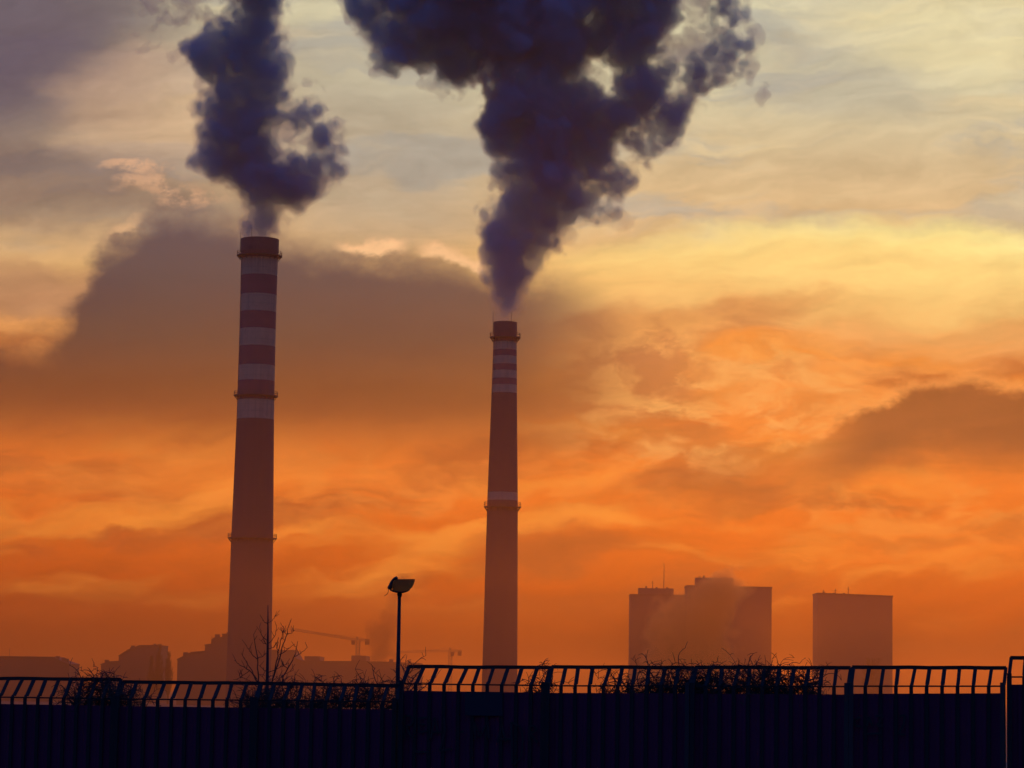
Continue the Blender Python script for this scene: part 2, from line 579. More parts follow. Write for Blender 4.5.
def gallery(mb, r, z, out=1.3, n=40):
    mb.lathe([(r - 0.05, z - 0.25), (r + out, z - 0.25), (r + out, z + 0.02), (r - 0.05, z + 0.02)], n, True)
    for q in range(20):
        a = 2 * math.pi * q / 20
        ca, sa = math.cos(a), math.sin(a)
        mb.bar((ca * (r + out - 0.1), sa * (r + out - 0.1), z), (ca * (r + out - 0.1), sa * (r + out - 0.1), z + 1.35), 0.12, 0.12)
        mb.bar((ca * (r - 0.05), sa * (r - 0.05), z - 1.6), (ca * (r + out - 0.2), sa * (r + out - 0.2), z - 0.25), 0.16, 0.16)
    for hh in (0.65, 1.3):
        mb.lathe([(r + out - 0.16, z + hh), (r + out - 0.04, z + hh), (r + out - 0.04, z + hh + 0.1), (r + out - 0.16, z + hh + 0.1)], n, True)


def chimney(label, bx, by_top, Y, widths, bands, gals, rim_h, rod):
    """widths: (picture y, full width in px); bands: (picture y of the band's top, key)"""
    px_m = Y / F
    base = P(bx, 690, Y)
    zbase = GZ
    zof = lambda py: P(bx + 0.026 * (690 - py), py, Y - widths[-1][1] / 2 * px_m).z - zbase   # seen on the near side of the shaft
    root = empty('striped_chimney', (base.x, Y, zbase), label, 'chimney', 'power plant chimneys')
    prof_o = [(w_ / 2 * px_m, zof(py)) for py, w_ in widths]
    H = zof(by_top)
    mb = MB()
    r_top = prof_o[-1][0]
    prof = [(prof_o[0][0] * 1.02, -0.5)]
    for (r0, z0), (r1, z1) in zip(prof_o, prof_o[1:]):
        for k in range(8):
            f = k / 8
            prof.append((r0 + (r1 - r0) * f, z0 + (z1 - z0) * f))
    prof += [(r_top, H), (r_top - 0.5, H), (r_top - 0.55, H - 12), (0.02, H - 12)]
    mb.lathe(prof, 64)
    stops = [(0.0, 'b')] + sorted((zof(py), k) for py, k in bands) + [(H, 'x')]
    # bands are listed by their lower edge
    m = stripe_mat('chimney_paint', stops, (0.15, 0.06, 0.05, 1), (0.62, 0.46, 0.22, 1), (0.17, 0.075, 0.085, 1))
    mb.build('shaft', m, root, smooth=False)
    cp = MB()
    cp.lathe([(r_top - 0.1, H - rim_h), (r_top + 0.22, H - rim_h), (r_top + 0.22, H + 0.35), (r_top - 0.45, H + 0.35), (r_top - 0.45, H + 0.05), (r_top - 0.1, H + 0.05)], 64, True)
    cp.build('rim', M['steel'], root)
    for py in gals:
        z = zof(py)
        r = np.interp(z, [p[1] for p in prof_o], [p[0] for p in prof_o])
        gb = MB()
        gallery(gb, float(r) + (0.24 if z > H - rim_h - 1.5 else 0.02), z, 1.25 if widths[0][1] > 40 else 1.05)
        gb.build('gallery', M['steel'], root)
    for a in rod:
        rb = MB()
        rx, ry = math.cos(a) * (r_top + 0.35), math.sin(a) * (r_top + 0.35)
        rb.tube([(rx, ry, H - rim_h), (rx, ry, H + 3.6)], [0.09, 0.05], 6)
        rb.build('lightning_rod', M['steel'], root)
    # ladder with hoops up the shaft's side
    lb = MB()
    zs = np.linspace(3, H - 1, 160)
    pts = [(float(np.interp(z, [p[1] for p in prof_o], [p[0] for p in prof_o])) + 0.25, z) for z in zs]
    a = math.radians(205)
    ca, sa = math.cos(a), math.sin(a)
    for s in (-0.25, 0.25):
        lb.tube([(ca * r - sa * s, sa * r + ca * s, z) for r, z in pts[::8]], 0.04, 4)
    for r, z in pts:
        lb.bar((ca * r + sa * 0.25, sa * r - ca * 0.25, z), (ca * r - sa * 0.25, sa * r + ca * 0.25, z), 0.05, 0.05)
    lb.build('ladder', M['steel'], root)
    return root, H, r_top, base


ch1, H1, r1, b1 = chimney(
    'taller thicker chimney on the left with five wide pale bands, smoking', 248.3, 237.5, 950,
    [(690, 45), (540, 42), (420, 37.6), (390, 37), (320, 36.4), (237.5, 37.4)],
    [(418, 'p'), (400, 'd'), (381, 'p'), (363.8, 'd'), (346, 'p'), (328.8, 'd'), (311, 'p'), (293, 'd'), (275, 'p'), (257.8, 'd')],
    [253, 393.8, 537], 4.2, [math.radians(190), math.radians(250), math.radians(80)])
ch2, H2, r2, b2 = chimney(
    'slimmer smoking chimney in the middle with one pale ring halfway down its shaft', 499.5, 322, 900,
    [(690, 35.4), (500, 30.6), (392, 25.6), (322, 22.6)],
    [(500, 'p'), (492.5, 'b'), (392.5, 'p'), (385, 'd'), (378.4, 'p'), (370.6, 'd'), (363.8, 'p'), (356.5, 'd'), (349.4, 'p'), (342, 'd')],
    [336, 506], 3.4, [math.radians(185), math.radians(300)])


# --------------------------------------------------------------- smoke plumes
def lattice_noise(shape, wl, rng):
    """value noise of wavelength wl (voxels), cubic B-spline interpolation done axis by axis"""
    dims = [int(math.ceil(s / wl)) + 4 for s in shape]
    a = rng.standard_normal(dims).astype(np.float32)
    for ax, s in enumerate(shape):
        x = (np.arange(s) / wl + rng.random()).astype(np.float32)
        i = np.floor(x).astype(int)
        f = x - i
        W = np.zeros((s, dims[ax]), np.float32)
        ws = [(1 - f) ** 3 / 6, (3 * f ** 3 - 6 * f ** 2 + 4) / 6, (-3 * f ** 3 + 3 * f ** 2 + 3 * f + 1) / 6, f ** 3 / 6]
        for k in range(4):
            W[np.arange(s), np.minimum(i + k, dims[ax] - 1)] += ws[k]
        a = np.moveaxis(np.tensordot(W, a, axes=(1, ax)), 0, ax)
    return a / (a.std() + 1e-6)


def surface_nets(f):
    """closed quad mesh round f > 0"""
    f = np.pad(f, 1, constant_values=-1.0)
    ins = f > 0
    nx, ny, nz = f.shape
    cells = np.zeros((nx - 1, ny - 1, nz - 1), bool)
    acc = np.zeros((nx - 1, ny - 1, nz - 1, 3), np.float32)
    cnt = np.zeros((nx - 1, ny - 1, nz - 1), np.float32)
    cs = [(i, j, k) for i in (0, 1) for j in (0, 1) for k in (0, 1)]
    sl = lambda o: tuple(slice(o[d], o[d] + (nx, ny, nz)[d] - 1) for d in range(3))
    for a in cs:
        for d in range(3):
            if a[d]:
                continue
            b = list(a); b[d] = 1; b = tuple(b)
            fa, fb = f[sl(a)], f[sl(b)]
            x = (fa > 0) != (fb > 0)
            tt = np.where(x, fa / np.where(x, fa - fb, 1), 0)
            for e in range(3):
                acc[..., e] += np.where(x, a[e] + (tt if e == d else 0), 0)
            cnt += x
    cells = cnt > 0
    idx = -np.ones(cells.shape, np.int64)
    idx[cells] = np.arange(cells.sum())
    pos = np.argwhere(cells).astype(np.float32) + acc[cells] / cnt[cells][:, None] - 1
    quads = []
    for d in range(3):
        o1, o2 = [e for e in range(3) if e != d]
        A = [slice(None)] * 3; A[d] = slice(0, -1)
        B = [slice(None)] * 3; B[d] = slice(1, None)
        x = ins[tuple(A)] != ins[tuple(B)]
        e = np.argwhere(x)
        e = e[(e[:, o1] > 0) & (e[:, o2] > 0) & (e[:, o1] < f.shape[o1] - 1) & (e[:, o2] < f.shape[o2] - 1)]
        flip = ins[tuple(e.T)]
        def at(s1, s2):
            q = e.copy(); q[:, o1] += s1; q[:, o2] += s2
            return idx[tuple(q.T)]
        q = np.stack([at(-1, -1), at(0, -1), at(0, 0), at(-1, 0)], 1)
        if d == 1:
            flip = ~flip
        q[~flip] = q[~flip][:, ::-1]
        quads.append(q)
    return pos, np.concatenate(quads)


def mesh_from(name, pos, quads, m, parent=None):
    me = bpy.data.meshes.new(name)
    me.vertices.add(len(pos))
    me.vertices.foreach_set('co', pos.astype(np.float32).ravel())
    me.loops.add(len(quads) * 4)
    me.loops.foreach_set('vertex_index', quads.astype(np.int32).ravel())
    me.polygons.add(len(quads))
    me.polygons.foreach_set('loop_start', np.arange(0, len(quads) * 4, 4, dtype=np.int32))
    me.update(calc_edges=True)
    me.validate()
    me.materials.append(m)
    me.polygons.foreach_set('use_smooth', [True] * len(me.polygons))
    o = bpy.data.objects.new(name, me)
    COL.objects.link(o)
    if parent:
        o.parent = parent
    return o


def plume_field(dense, wisps, holes, Y, seed, vox, ztop_px, amp=1.0, mouth=None, pad=26):
    """Blobs are (px, py, radius in px[, depth in px]). Returns dense field, wispy field and the grid's placing."""
    rng = np.random.default_rng(seed)
    allb = dense + wisps
    x0 = min(b[0] - b[2] for b in allb) - pad
    x1 = max(b[0] + b[2] for b in allb) + pad
    y1 = max(b[1] + b[2] for b in allb) + 8
    y0 = ztop_px
    dr = max(abs(b[3] if len(b) > 3 else 0) + b[2] * 0.9 for b in allb) + pad * 0.7
    nx, ny, nz = int((x1 - x0) / vox), int(2 * dr / vox), int((y1 - y0) / vox)
    X = (x0 + (np.arange(nx) + 0.5) * vox).astype(np.float32)
    D = (-dr + (np.arange(ny) + 0.5) * vox).astype(np.float32)
    Z = (y1 - (np.arange(nz) + 0.5) * vox).astype(np.float32)

    shape = (nx, ny, nz)
    XX = np.broadcast_to(X[:, None, None], shape).copy()
    DD = np.broadcast_to(D[None, :, None], shape).copy()
    ZZ = np.broadcast_to(Z[None, None, :], shape).copy()
    if mouth is not None:
        loc = np.clip((mouth - Z) / 80.0, 0.22, 1.0).astype(np.float32)[None, None, :]
    else:
        loc = np.float32(1.0)
    for wl, a in ((46, 6.0), (20, 3.6), (9, 1.7)):      # turbulence bends the blobs
        for arr in (XX, DD, ZZ):
            arr += a * loc * lattice_noise(shape, wl / vox, rng)

    def stamp(f, b, k):
        d = b[3] if len(b) > 3 else 0.0
        m = b[2] + 34
        sx = slice(*np.searchsorted(X, (b[0] - m, b[0] + m)))
        sd = slice(*np.searchsorted(D, (d - m, d + m)))
        sz = slice(*np.searchsorted(-Z, (-(b[1] + m), -(b[1] - m))))
        s = b[2] - np.sqrt((XX[sx, sd, sz] - b[0]) ** 2 + (DD[sx, sd, sz] - d) ** 2 + (ZZ[sx, sd, sz] - b[1]) ** 2)
        g = f[sx, sd, sz]
        h = np.clip(0.5 + 0.5 * (g - s) / k, 0, 1)
        f[sx, sd, sz] = s + (g - s) * h + k * h * (1 - h)

    def union(bl, kids):
        f = np.full((nx, ny, nz), -40.0, np.float32)
        for b in bl:
            stamp(f, b, 5.0)
        for b in bl if kids else ():
            d = b[3] if len(b) > 3 else 0.0
            if b[2] < 12:
                continue
            for _ in range(7):
                v = rng.standard_normal(3)
                v /= np.linalg.norm(v)
                r = b[2] * rng.uniform(0.2, 0.5)
                q = b[2] * rng.uniform(0.75, 1.0) - (r * 0.5 if mouth is not None and b[1] > mouth - 40 else 0)
                stamp(f, (b[0] + v[0] * q, b[1] + v[1] * q, r, d + v[2] * q), 2.5)
        return f

    fd = union(dense, True)
    fw = union(wisps, False)
    bill = np.zeros(shape, np.float32)
    soft = np.zeros(shape, np.float32)
    for wl, a in ((44, 4.0), (24, 4.4), (13, 4.4), (7.0, 4.0), (3.8, 3.0)):
        n = lattice_noise(shape, wl / vox, rng)
        bill += a * (np.abs(n) - 0.62) * 1.2
        soft += a * n
    fd = fd + amp * ((0.75 * bill + 0.4 * soft) * np.clip((fd + 14) / 10, 0, 1) + 3.4) * loc
    for h in holes:
        d = h[3] if len(h) > 3 else 0.0
        s = h[2] - np.sqrt((XX - h[0]) ** 2 + ((DD - d) * 0.15) ** 2 + (ZZ - h[1]) ** 2) + soft * 0.9
        fd = np.minimum(fd, -s - 3.0)
    if mouth is not None:      # just above the mouth the smoke is still thin and ragged
        young = np.clip((Z - (mouth - 44)) / 40.0, 0, 1).astype(np.float32)[None, None, :]
        fd = fd + young * (np.clip(0.3 * soft, -4, 3) + 0.8)
    near = np.clip((fw + 9.0) / 9.0, 0, 1)
    wisp = np.minimum(fw, 8) + (soft * 1.1 + 0.4 * bill - 5.0) * np.minimum(1.0, loc + 0.15) * near
    wisp = np.where(fw > -9, wisp, -9)
    fo = np.maximum(fd, wisp)
    topd = (Z - y0 - 4)[None, None, :].astype(np.float32)
    fo = np.minimum(fo, topd)
    fd = np.minimum(fd, topd)
    return fd, fo, (x0, y1, dr, vox)


def to_world(pos, meta, Y, origin):
    x0, y1, dr, vox = meta
    s = Y / F
    px = x0 + (pos[:, 0] + 0.5) * vox
    py = y1 - (pos[:, 2] + 0.5) * vox
    yy = (-dr + (pos[:, 1] + 0.5) * vox) * s
    # real metres on the plume's own upright plane (sheared back to true vertical)
    o = P(512, 384, Y)
    ex = P(612, 384, Y) - o
    ez = P(512, 284, Y) - o
    w3 = np.array(o)[None] + (px - 512)[:, None] / 100 * np.array(ex)[None] + (384 - py)[:, None] / 100 * np.array(ez)[None]
    w3[:, 1] = Y + yy
    return w3 - np.array(origin)[None]


def plume(name, label, cat, dense, wisps, holes, Y, seed, vox, ztop, mouth, m_out, cores, origin, group=None, amp=1.0, outer=0.0):
    fd, fo, meta = plume_field(dense, wisps, holes, Y, seed, vox, ztop, amp, mouth)
    pos, q = surface_nets(fo + outer)
    o = mesh_from(name, to_world(pos, meta, Y, origin), q, m_out)
    o.location = origin
    tag(o, label, cat, group)
    for part, m_, inset in cores:
        pos, q = surface_nets((fo if inset < 3 else fd) - inset)
        mesh_from(part, to_world(pos, meta, Y, origin), q, m_, o)
    return o


m_thin = smoke_mat('smoke_thin', (0.74, 0.62, 0.62), 0.024, 0.6)
m_veil = smoke_mat('smoke_veil', (0.64, 0.64, 0.68), 0.05, 0.5)
m_mid = smoke_mat('smoke_middling', (0.48, 0.74, 0.82), 0.10, 0.25)
m_core = smoke_mat('smoke_dense', (0.26, 0.80, 0.90), 0.15, 0.0)
LAYERS = [('smoke_veil', m_veil, 1.0), ('smoke_body', m_mid, 4.0), ('smoke_core', m_core, 9.0)]

left_dense = [(a, b, r * (1.1 if b < 200 else 1.0), *d) for a, b, r, *d in [(261, 234, 16), (263, 224, 19), (263, 213, 20), (258, 202, 16), (272, 200, 16, 4), (262, 190, 22), (284, 184, 24, 6), (308, 184, 16, -6), (318, 174, 10), (236, 168, 15), (256, 166, 26), (280, 166, 22, 8),
              (300, 168, 16), (228, 150, 18), (246, 142, 24), (214, 138, 13), (224, 122, 20, -8), (244, 118, 24), (210, 122, 9), (262, 132, 16), (226, 100, 20), (246, 96, 22), (212, 84, 15), (236, 78, 22),
              (256, 78, 16), (206, 58, 15), (222, 52, 18), (244, 52, 24), (262, 60, 12), (240, 32, 14), (258, 26, 17), (256, 8, 20), (252, -12, 22), (240, -34, 26), (191, 103, 8), (276, 84, 9), (268, 108, 12), (320, 132, 11, 8), (300, 112, 11, 6), (334, 146, 8), (328, 122, 7), (288, 104, 10), (322, 158, 10), (326, 172, 9), (284, 122, 12), (200, 148, 8), (304, 190, 12), (292, 158, 14)]]
left_wisps = [(290, 118, 24, 8), (312, 126, 22, 10), (326, 116, 14), (334, 138, 15), (324, 154, 18), (334, 170, 11), (298, 98, 20, 6), (280, 88, 20), (300, 74, 13), (296, 146, 18),
              (192, 98, 12), (200, 84, 14), (160, 16, 16), (178, 6, 20), (204, 10, 22), (220, 20, 16), (172, 62, 8), (150, 28, 12), (136, 38, 9), (188, -16, 24), (140, 2, 12), (300, 192, 16), (262, 224, 18), (264, 234, 17), (284, 222, 8)]
left_holes = [(280, 142, 9), (296, 136, 6)]
right_dense = [(507, 316, 10.5), (508, 305, 14), (509, 294, 18), (511, 282, 22), (513, 268, 24), (540, 252, 14), (510, 254, 22), (526, 244, 24), (510, 230, 26), (538, 226, 26), (494, 240, 9), (522, 206, 28), (548, 208, 30),
               (572, 210, 16), (502, 210, 14), (556, 188, 34), (530, 174, 30), (592, 186, 18, 8), (602, 170, 15), (520, 152, 30), (498, 148, 12), (550, 148, 42), (590, 148, 28, 10),
               (504, 118, 30), (484, 124, 13), (535, 106, 44), (576, 116, 36), (614, 118, 26, 8), (634, 108, 18), (512, 84, 34), (480, 52, 34), (452, 50, 32), (420, 42, 26), (394, 30, 24), (368, 12, 20), (350, 0, 12),
               (444, 20, 44), (500, 28, 46), (546, 50, 38), (586, 24, 26, 12), (626, 44, 22), (652, 76, 22), (638, 86, 24), (640, 26, 26), (648, 0, 22), (612, 8, 26), (540, -10, 46), (460, -20, 50), (400, -8, 36), (600, -20, 36), (712, 36, 12), (720, 58, 12), (714, 14, 13), (706, -14, 20), (650, -26, 30), (500, 178, 9), (672, 96, 14), (682, 102, 13), (668, 118, 13), (690, 62, 12), (652, 128, 14), (638, 142, 12), (612, 178, 13), (590, 214, 11), (718, 70, 12), (730, 78, 8), (726, 42, 13), (500, 240, 12), (664, 54, 14), (690, 80, 12)]
right_wisps = [(562, 238, 18), (584, 220, 16), (612, 182, 15), (638, 134, 26), (660, 120, 22), (676, 96, 24), (684, 70, 20), (688, 40, 20), (696, 12, 26), (726, 60, 20), (730, 82, 15), (720, 30, 24), (690, -10, 32), (664, 138, 12), (600, 70, 30), (372, 42, 18),
               (354, 16, 20), (344, -2, 18), (424, 76, 18), (456, 88, 14), (766, 96, 9), (780, 104, 6), (612, 210, 11), (628, 158, 14), (540, 262, 11), (508, 304, 14), (507, 314, 11.5), (506, 318, 10.5), (660, 30, 24)]
right_holes = [(592, 64, 4), (668, 36, 6), (486, 84, 4)]

plume('smoke_plume', 'narrower grey smoke plume with wispy right side billowing from the left chimney', 'smoke', left_dense, left_wisps, left_holes, 950, 11, 1.2, -52, 236,
      m_thin, LAYERS, (b1.x + 3, 950, H1 + GZ), 'smoke plumes over the chimneys', outer=1.8)
plume('smoke_plume', 'huge dark smoke plume spreading wide above the middle chimney', 'smoke', right_dense, right_wisps, right_holes, 900, 23, 1.5, -52, 318,
      m_thin, LAYERS, (b2.x + 3, 900, H2 + GZ), 'smoke plumes over the chimneys', outer=1.8)

# ------------------------------------------------------------ distant buildings
def part_box(name, m, root, x0, x1, y0, y1, z0, z1):
    b = MB()
    b.box((x0, y0, z0), (x1, y1, z1))
    return b.build(name, m, root)


def tower(label, x0, x1, ytop, Y, depth, boxes=(), masts=(), name='apartment_tower', parapet=True, group='tower blocks on the skyline', facade='concrete', slope=0.0):
    s = Y / F
    c0 = P((x0 + x1) / 2, 690, Y)
    zt = lambda px, py: P(px, py, Y).z - GZ
    root = empty(name, (c0.x, Y, GZ), label, 'building', group)
    a, b = P(x0, (ytop + 690) / 2, Y).x - c0.x, P(x1, (ytop + 690) / 2, Y).x - c0.x
    z1 = zt((x0 + x1) / 2, ytop)
    wall = MB()
    sl = slope * s
    wall.prism([(a, -1), (b, -1), (b, z1 - sl), (a, z1 + sl)], 0, depth)
    nfl = max(2, int(z1 / 3.0))
    wall.build('wall', M[facade], root)
    # storey bands stand proud of the facade; balconies in vertical strips
    bands = MB()
    for k in range(1, nfl):
        z = k * 3.0
        if z < z1 - sl - 1.0:
            bands.box((a + 0.6, -0.06, z), (b - 0.6, -0.003, z + 0.9))
    bands.build('storey_band', M[facade], root)
    if parapet:
        pb = MB()
        n = 14
        pb.prism([(a - 0.25, z1 + sl + 0.003), (b + 0.25, z1 - sl + 0.003), (b + 0.25, z1 - sl + 0.9), (a - 0.25, z1 + sl + 0.9)], -0.3, depth + 0.3)
        pb.build('parapet', M['roof'], root)
    for bx0, bx1, bt in boxes:
        p0, p1 = P(bx0, bt, Y).x - c0.x, P(bx1, bt, Y).x - c0.x
        bxm = MB()
        zz = zt((bx0 + bx1) / 2, bt)
        bxm.box((p0, depth * 0.2, z1 - 0.2), (p1, depth * 0.75, zz))
        ro = bxm.build('roof_box', M[facade], root)
        for q in range(3):
            vb = MB()
            xx = p0 + (p1 - p0) * (0.2 + 0.3 * q)
            vb.box((xx, depth * 0.4, zz - 0.1), (xx + 1.0, depth * 0.4 + 1.0, zz + 0.8 + 0.5 * (q == 0)))
            vb.build('vent', M['roof'], ro)
    for mx, mt, mb_ in masts:
        tb = MB()
        xm = P(mx, mt, Y).x - c0.x
        z0_, z1_ = zt(mx, mb_), zt(mx, mt)
        tb.tube([(xm, depth * 0.5, z0_ - 1.5), (xm, depth * 0.5, z1_)], [0.28, 0.14], 5)
        tb.bar((xm - 0.9, depth * 0.5, z0_ + (z1_ - z0_) * 0.7), (xm + 0.9, depth * 0.5, z0_ + (z1_ - z0_) * 0.7), 0.15, 0.15)
        tb.build('antenna', M['steel'], root)
    return root


tower('left slab tower with a broad roof box and a tall thin antenna', 630, 686, 596, 1600, 18, [(639, 674, 588)], [(665, 563, 588), (653.5, 580, 588)])
tower('widest tower with stepped roof box, joined behind rising steam', 686.5, 771.5, 587.8, 1550, 20, [(686.8, 734, 585.2), (696.5, 734, 577.5)], [(701, 575, 577.5)])
rt = tower('detached tower block standing apart on the right with nothing beside it', 817.6, 892.5, 595.8, 1500, 24, [(818, 852, 593.6)], [(851, 586, 593.6), (838, 588, 593.6), (826, 589, 593.6)], slope=0.9)


def low_block(label, outline, Y, depth, boxes=(), name='low_building', facade='brick', group='low buildings on the skyline'):
    """outline: roofline in picture positions, left to right"""
    xm = sum(p[0] for p in outline) / len(outline)
    c0 = P(xm, 690, Y)
    root = empty(name, (c0.x, Y, GZ), label, 'building', group)
    pts = [P(px, py, Y) for px, py in outline]
    loc = [(p.x - c0.x, p.z - GZ) for p in pts]
    wall = MB()
    wall.prism([(loc[0][0], -1)] + loc + [(loc[-1][0], -1)], 0, depth)
    wall.build('wall', M[facade], root)
    roof = MB()
    for (xa, za), (xb, zb) in zip(loc, loc[1:]):
        if abs(xb - xa) > 1.0:
            roof.prism([(xa - 0.2, za + 0.004), (xb + 0.2, zb + 0.004), (xb + 0.2, zb + 0.5), (xa - 0.2, za + 0.5)], -0.5, depth + 0.5)
    roof.build('roof', M['roof'], root)
    rr = random.Random(int(outline[0][0] * 7) & 255)
    for k in range(5):
        j = rr.randrange(len(loc) - 1)
        f = rr.uniform(0.1, 0.9)
        x_, z_ = loc[j][0] + (loc[j + 1][0] - loc[j][0]) * f, loc[j][1] + (loc[j + 1][1] - loc[j][1]) * f
        vb = MB()
        hh = rr.uniform(0.8, 2.2)
        if k == 4:
            vb.tube([(x_, depth * 0.5, z_ - 0.5), (x_, depth * 0.5, z_ + 4.5)], [0.12, 0.07], 5)
            vb.bar((x_ - 0.6, depth * 0.5, z_ + 3.6), (x_ + 0.6, depth * 0.5, z_ + 3.6), 0.08, 0.08)
            vb.build('antenna', M['steel'], root)
        else:
            vb.box((x_ - hh * 0.5, 2.0 + k, z_ - 1.2), (x_ + hh * 0.6, 3.6 + k, z_ + hh))
            vb.build('roof_vent', M['roof'], root)
    for bx0, bx1, bt, bb in boxes:
        p0, p1 = P(bx0, bt, Y), P(bx1, bt, Y)
        bxm = MB()
        bxm.box((p0.x - c0.x, 4, P(bx0, bb, Y).z - GZ - 0.3), (p1.x - c0.x, depth - 4, p0.z - GZ))
        bxm.build('roof_box', M[facade], root)
    return root


low_block('flat roofed building at the far left edge with a sloping right end', [(-60, 656.5), (54, 657.8), (59, 661), (69.5, 664.8)], 1300, 30)
low_block('domed roof hall with the dark poplars at its right', [(101, 665), (108, 662.5), (118.5, 661.8), (118.9, 656.5), (127, 651), (139, 646.2), (158, 645.8)], 1350, 40)
low_block('stepped building rising towards the left chimney', [(177.5, 660.2), (191, 653), (204.6, 652), (205, 645.6), (212.6, 644.6), (213, 639), (222, 638), (222.4, 635), (240, 634)], 1250, 36)
low_block('long flat hall behind the bare sapling with two roof boxes', [(262, 650.5), (292, 651), (296, 659.5), (304, 662), (345, 662), (384, 662.5), (420, 664)], 1400, 45,
          [(304, 319, 656, 662), (351, 366, 655.4, 662)])


# ---------------------------------------------------------------------- cranes
def truss(mb, a, b, w_, n, up=Vector((0, 0, 1)), r=0.14):
    a, b = Vector(a), Vector(b)
    d = (b - a).normalized()
    s = d.cross(up).normalized() * w_ / 2
    t_ = s.cross(d).normalized() * w_ / 2
    cs = [s + t_, -s + t_, -s - t_, s - t_]
    for c_ in cs:
        mb.bar(a + c_, b + c_, 2 * r, 2 * r)
    for k in range(n):
        p, q = a.lerp(b, k / n), a.lerp(b, (k + 1) / n)
        for i in range(4):
            j = (i + 1) % 4
            mb.bar(p + cs[i], q + cs[j], r * 1.2, r * 1.2)


def crane(label, Y, mast_px, mast_top, jib_tip, jib_root, cj, apex, cab, weight, yaw_depth):
    c0 = P(mast_px, 690, Y)
    o = Vector((c0.x, Y, GZ))
    root = empty('tower_crane', o, label, 'crane', 'tower cranes on the skyline')
    L = lambda p, dy=0: P(p[0], p[1], Y) - o + Vector((0, dy, 0))
    mb = MB()
    truss(mb, (0, 0, 0), (0, 0, L((mast_px, mast_top)).z), 1.9, 16, Vector((0, 1, 0)), 0.20)
    mb.build('mast', M['crane'], root)
    jb = MB()
    truss(jb, L(jib_root), L(jib_tip, yaw_depth), 1.0, 22, r=0.08)
    jb.build('jib', M['crane'], root)
    cb = MB()
    truss(cb, L(jib_root), L(cj, -yaw_depth * 0.2), 1.0, 5, r=0.12)
    cb.build('counter_jib', M['crane'], root)
    ab = MB()
    truss(ab, L(jib_root), L(apex), 0.9, 3, Vector((0, 1, 0)), r=0.15)
    ap = L(apex)
    ab.bar(ap, L(jib_root).lerp(L(jib_tip, yaw_depth), 0.6), 0.1, 0.1)
    ab.bar(ap, L(cj, -yaw_depth * 0.2), 0.1, 0.1)
    ab.build('apex_frame', M['crane'], root)
    p = L(cab)
    kb = MB()
    kb.prism([(p.x - 1.0, p.z - 1.3), (p.x + 0.8, p.z - 1.3), (p.x + 1.1, p.z + 1.2), (p.x - 1.1, p.z + 1.2)], p.y - 1.9, p.y - 0.2)
    kb.build('cab', M['cweight'], root)
    p = L(weight, -yaw_depth * 0.2)
    wb = MB()
    for k in range(3):
        wb.box((p.x - 1.2 + k * 0.8, p.y - 0.8, p.z - 1.9), (p.x - 0.5 + k * 0.8, p.y + 0.8, p.z + 0.9))
    wb.build('counterweight', M['cweight'], root)
    return root


crane('tower crane with long sagging jib above the hall roof box, smoke beside it', 1500, 357, 640.5, (294.5, 630.3), (357, 640), (368.5, 640), (357.3, 636.8), (353.5, 642.3), (366.5, 641), -40)
crane('lower tower crane right of the lamp pole with a level jib', 1650, 449.8, 651.5, (402, 652.3), (449.8, 651), (461.5, 651), (450.5, 647.6), (452.5, 654), (459.5, 652.5), -20)


# ------------------------------------------------------------------ far trees
def far_tree(label, px, ytop, half_w, Y, seed, cat='tree', name='poplar_tree', group='bare trees on the skyline', shape='poplar'):
    rnd = random.Random(seed)
    c0 = P(px, 690, Y)
    s = Y / F
    H = P(px, ytop, Y).z - GZ
    root = empty(name, (c0.x, Y, GZ), label, cat, group)
    tb = MB()
    tb.tube([(0, 0, -0.5), (0.1, 0, H * 0.35), (-0.1, 0, H * 0.75), (0, 0, H)], [0.5, 0.38, 0.2, 0.05], 7)
    tb.build('trunk', M['treebark'], root)
    cb = MB()
    R_ = half_w * s
    for k in range(170):
        z0 = H * rnd.uniform(0.10, 0.86)
        a = rnd.uniform(0, 6.28)
        f = z0 / H
        w_ = R_ * (math.sin(min(1, f * 1.25 + 0.12) * math.pi) ** 0.6 if shape == 'poplar' else math.sqrt(max(0.02, 1 - (2 * f - 1.0) ** 2))) * rnd.uniform(0.55, 1.1)
        top = min(H * 0.99, z0 + H * rnd.uniform(0.10, 0.28))
        m1 = (math.cos(a) * w_ * 0.6, math.sin(a) * w_ * 0.6, z0 + (top - z0) * 0.35)
        m2 = (math.cos(a) * w_, math.sin(a) * w_, top)
        cb.tube([(0, 0, z0), m1, m2], [0.12, 0.09, 0.03], 3)
        for q in range(6):
            u = rnd.uniform(0.3, 1)
            b0 = Vector(m1).lerp(Vector(m2), u)
            b1 = b0 + Vector((rnd.uniform(-1, 1) * 1.0, rnd.uniform(-1, 1) * 1.0, rnd.uniform(0.3, 2.2)))
            if b1.z < H:
                cb.tube([b0, b1], [0.07, 0.03], 3, False)
    cb.build('crown', M['foliage'], root)
    return root


far_tree('taller bare poplar against the domed hall', 158.5, 643.5, 5.2, 1280, 1)
far_tree('shorter bare poplar at the right end of the domed hall', 168, 651, 4.4, 1290, 2)
far_tree('shorter leaning poplar in front of the domed hall wall', 151, 655, 4.5, 1275, 3)
far_tree('hazy bare tree in front of the foot of the detached tower', 873, 657, 11, 1300, 4, name='broadleaf_tree', shape='round')

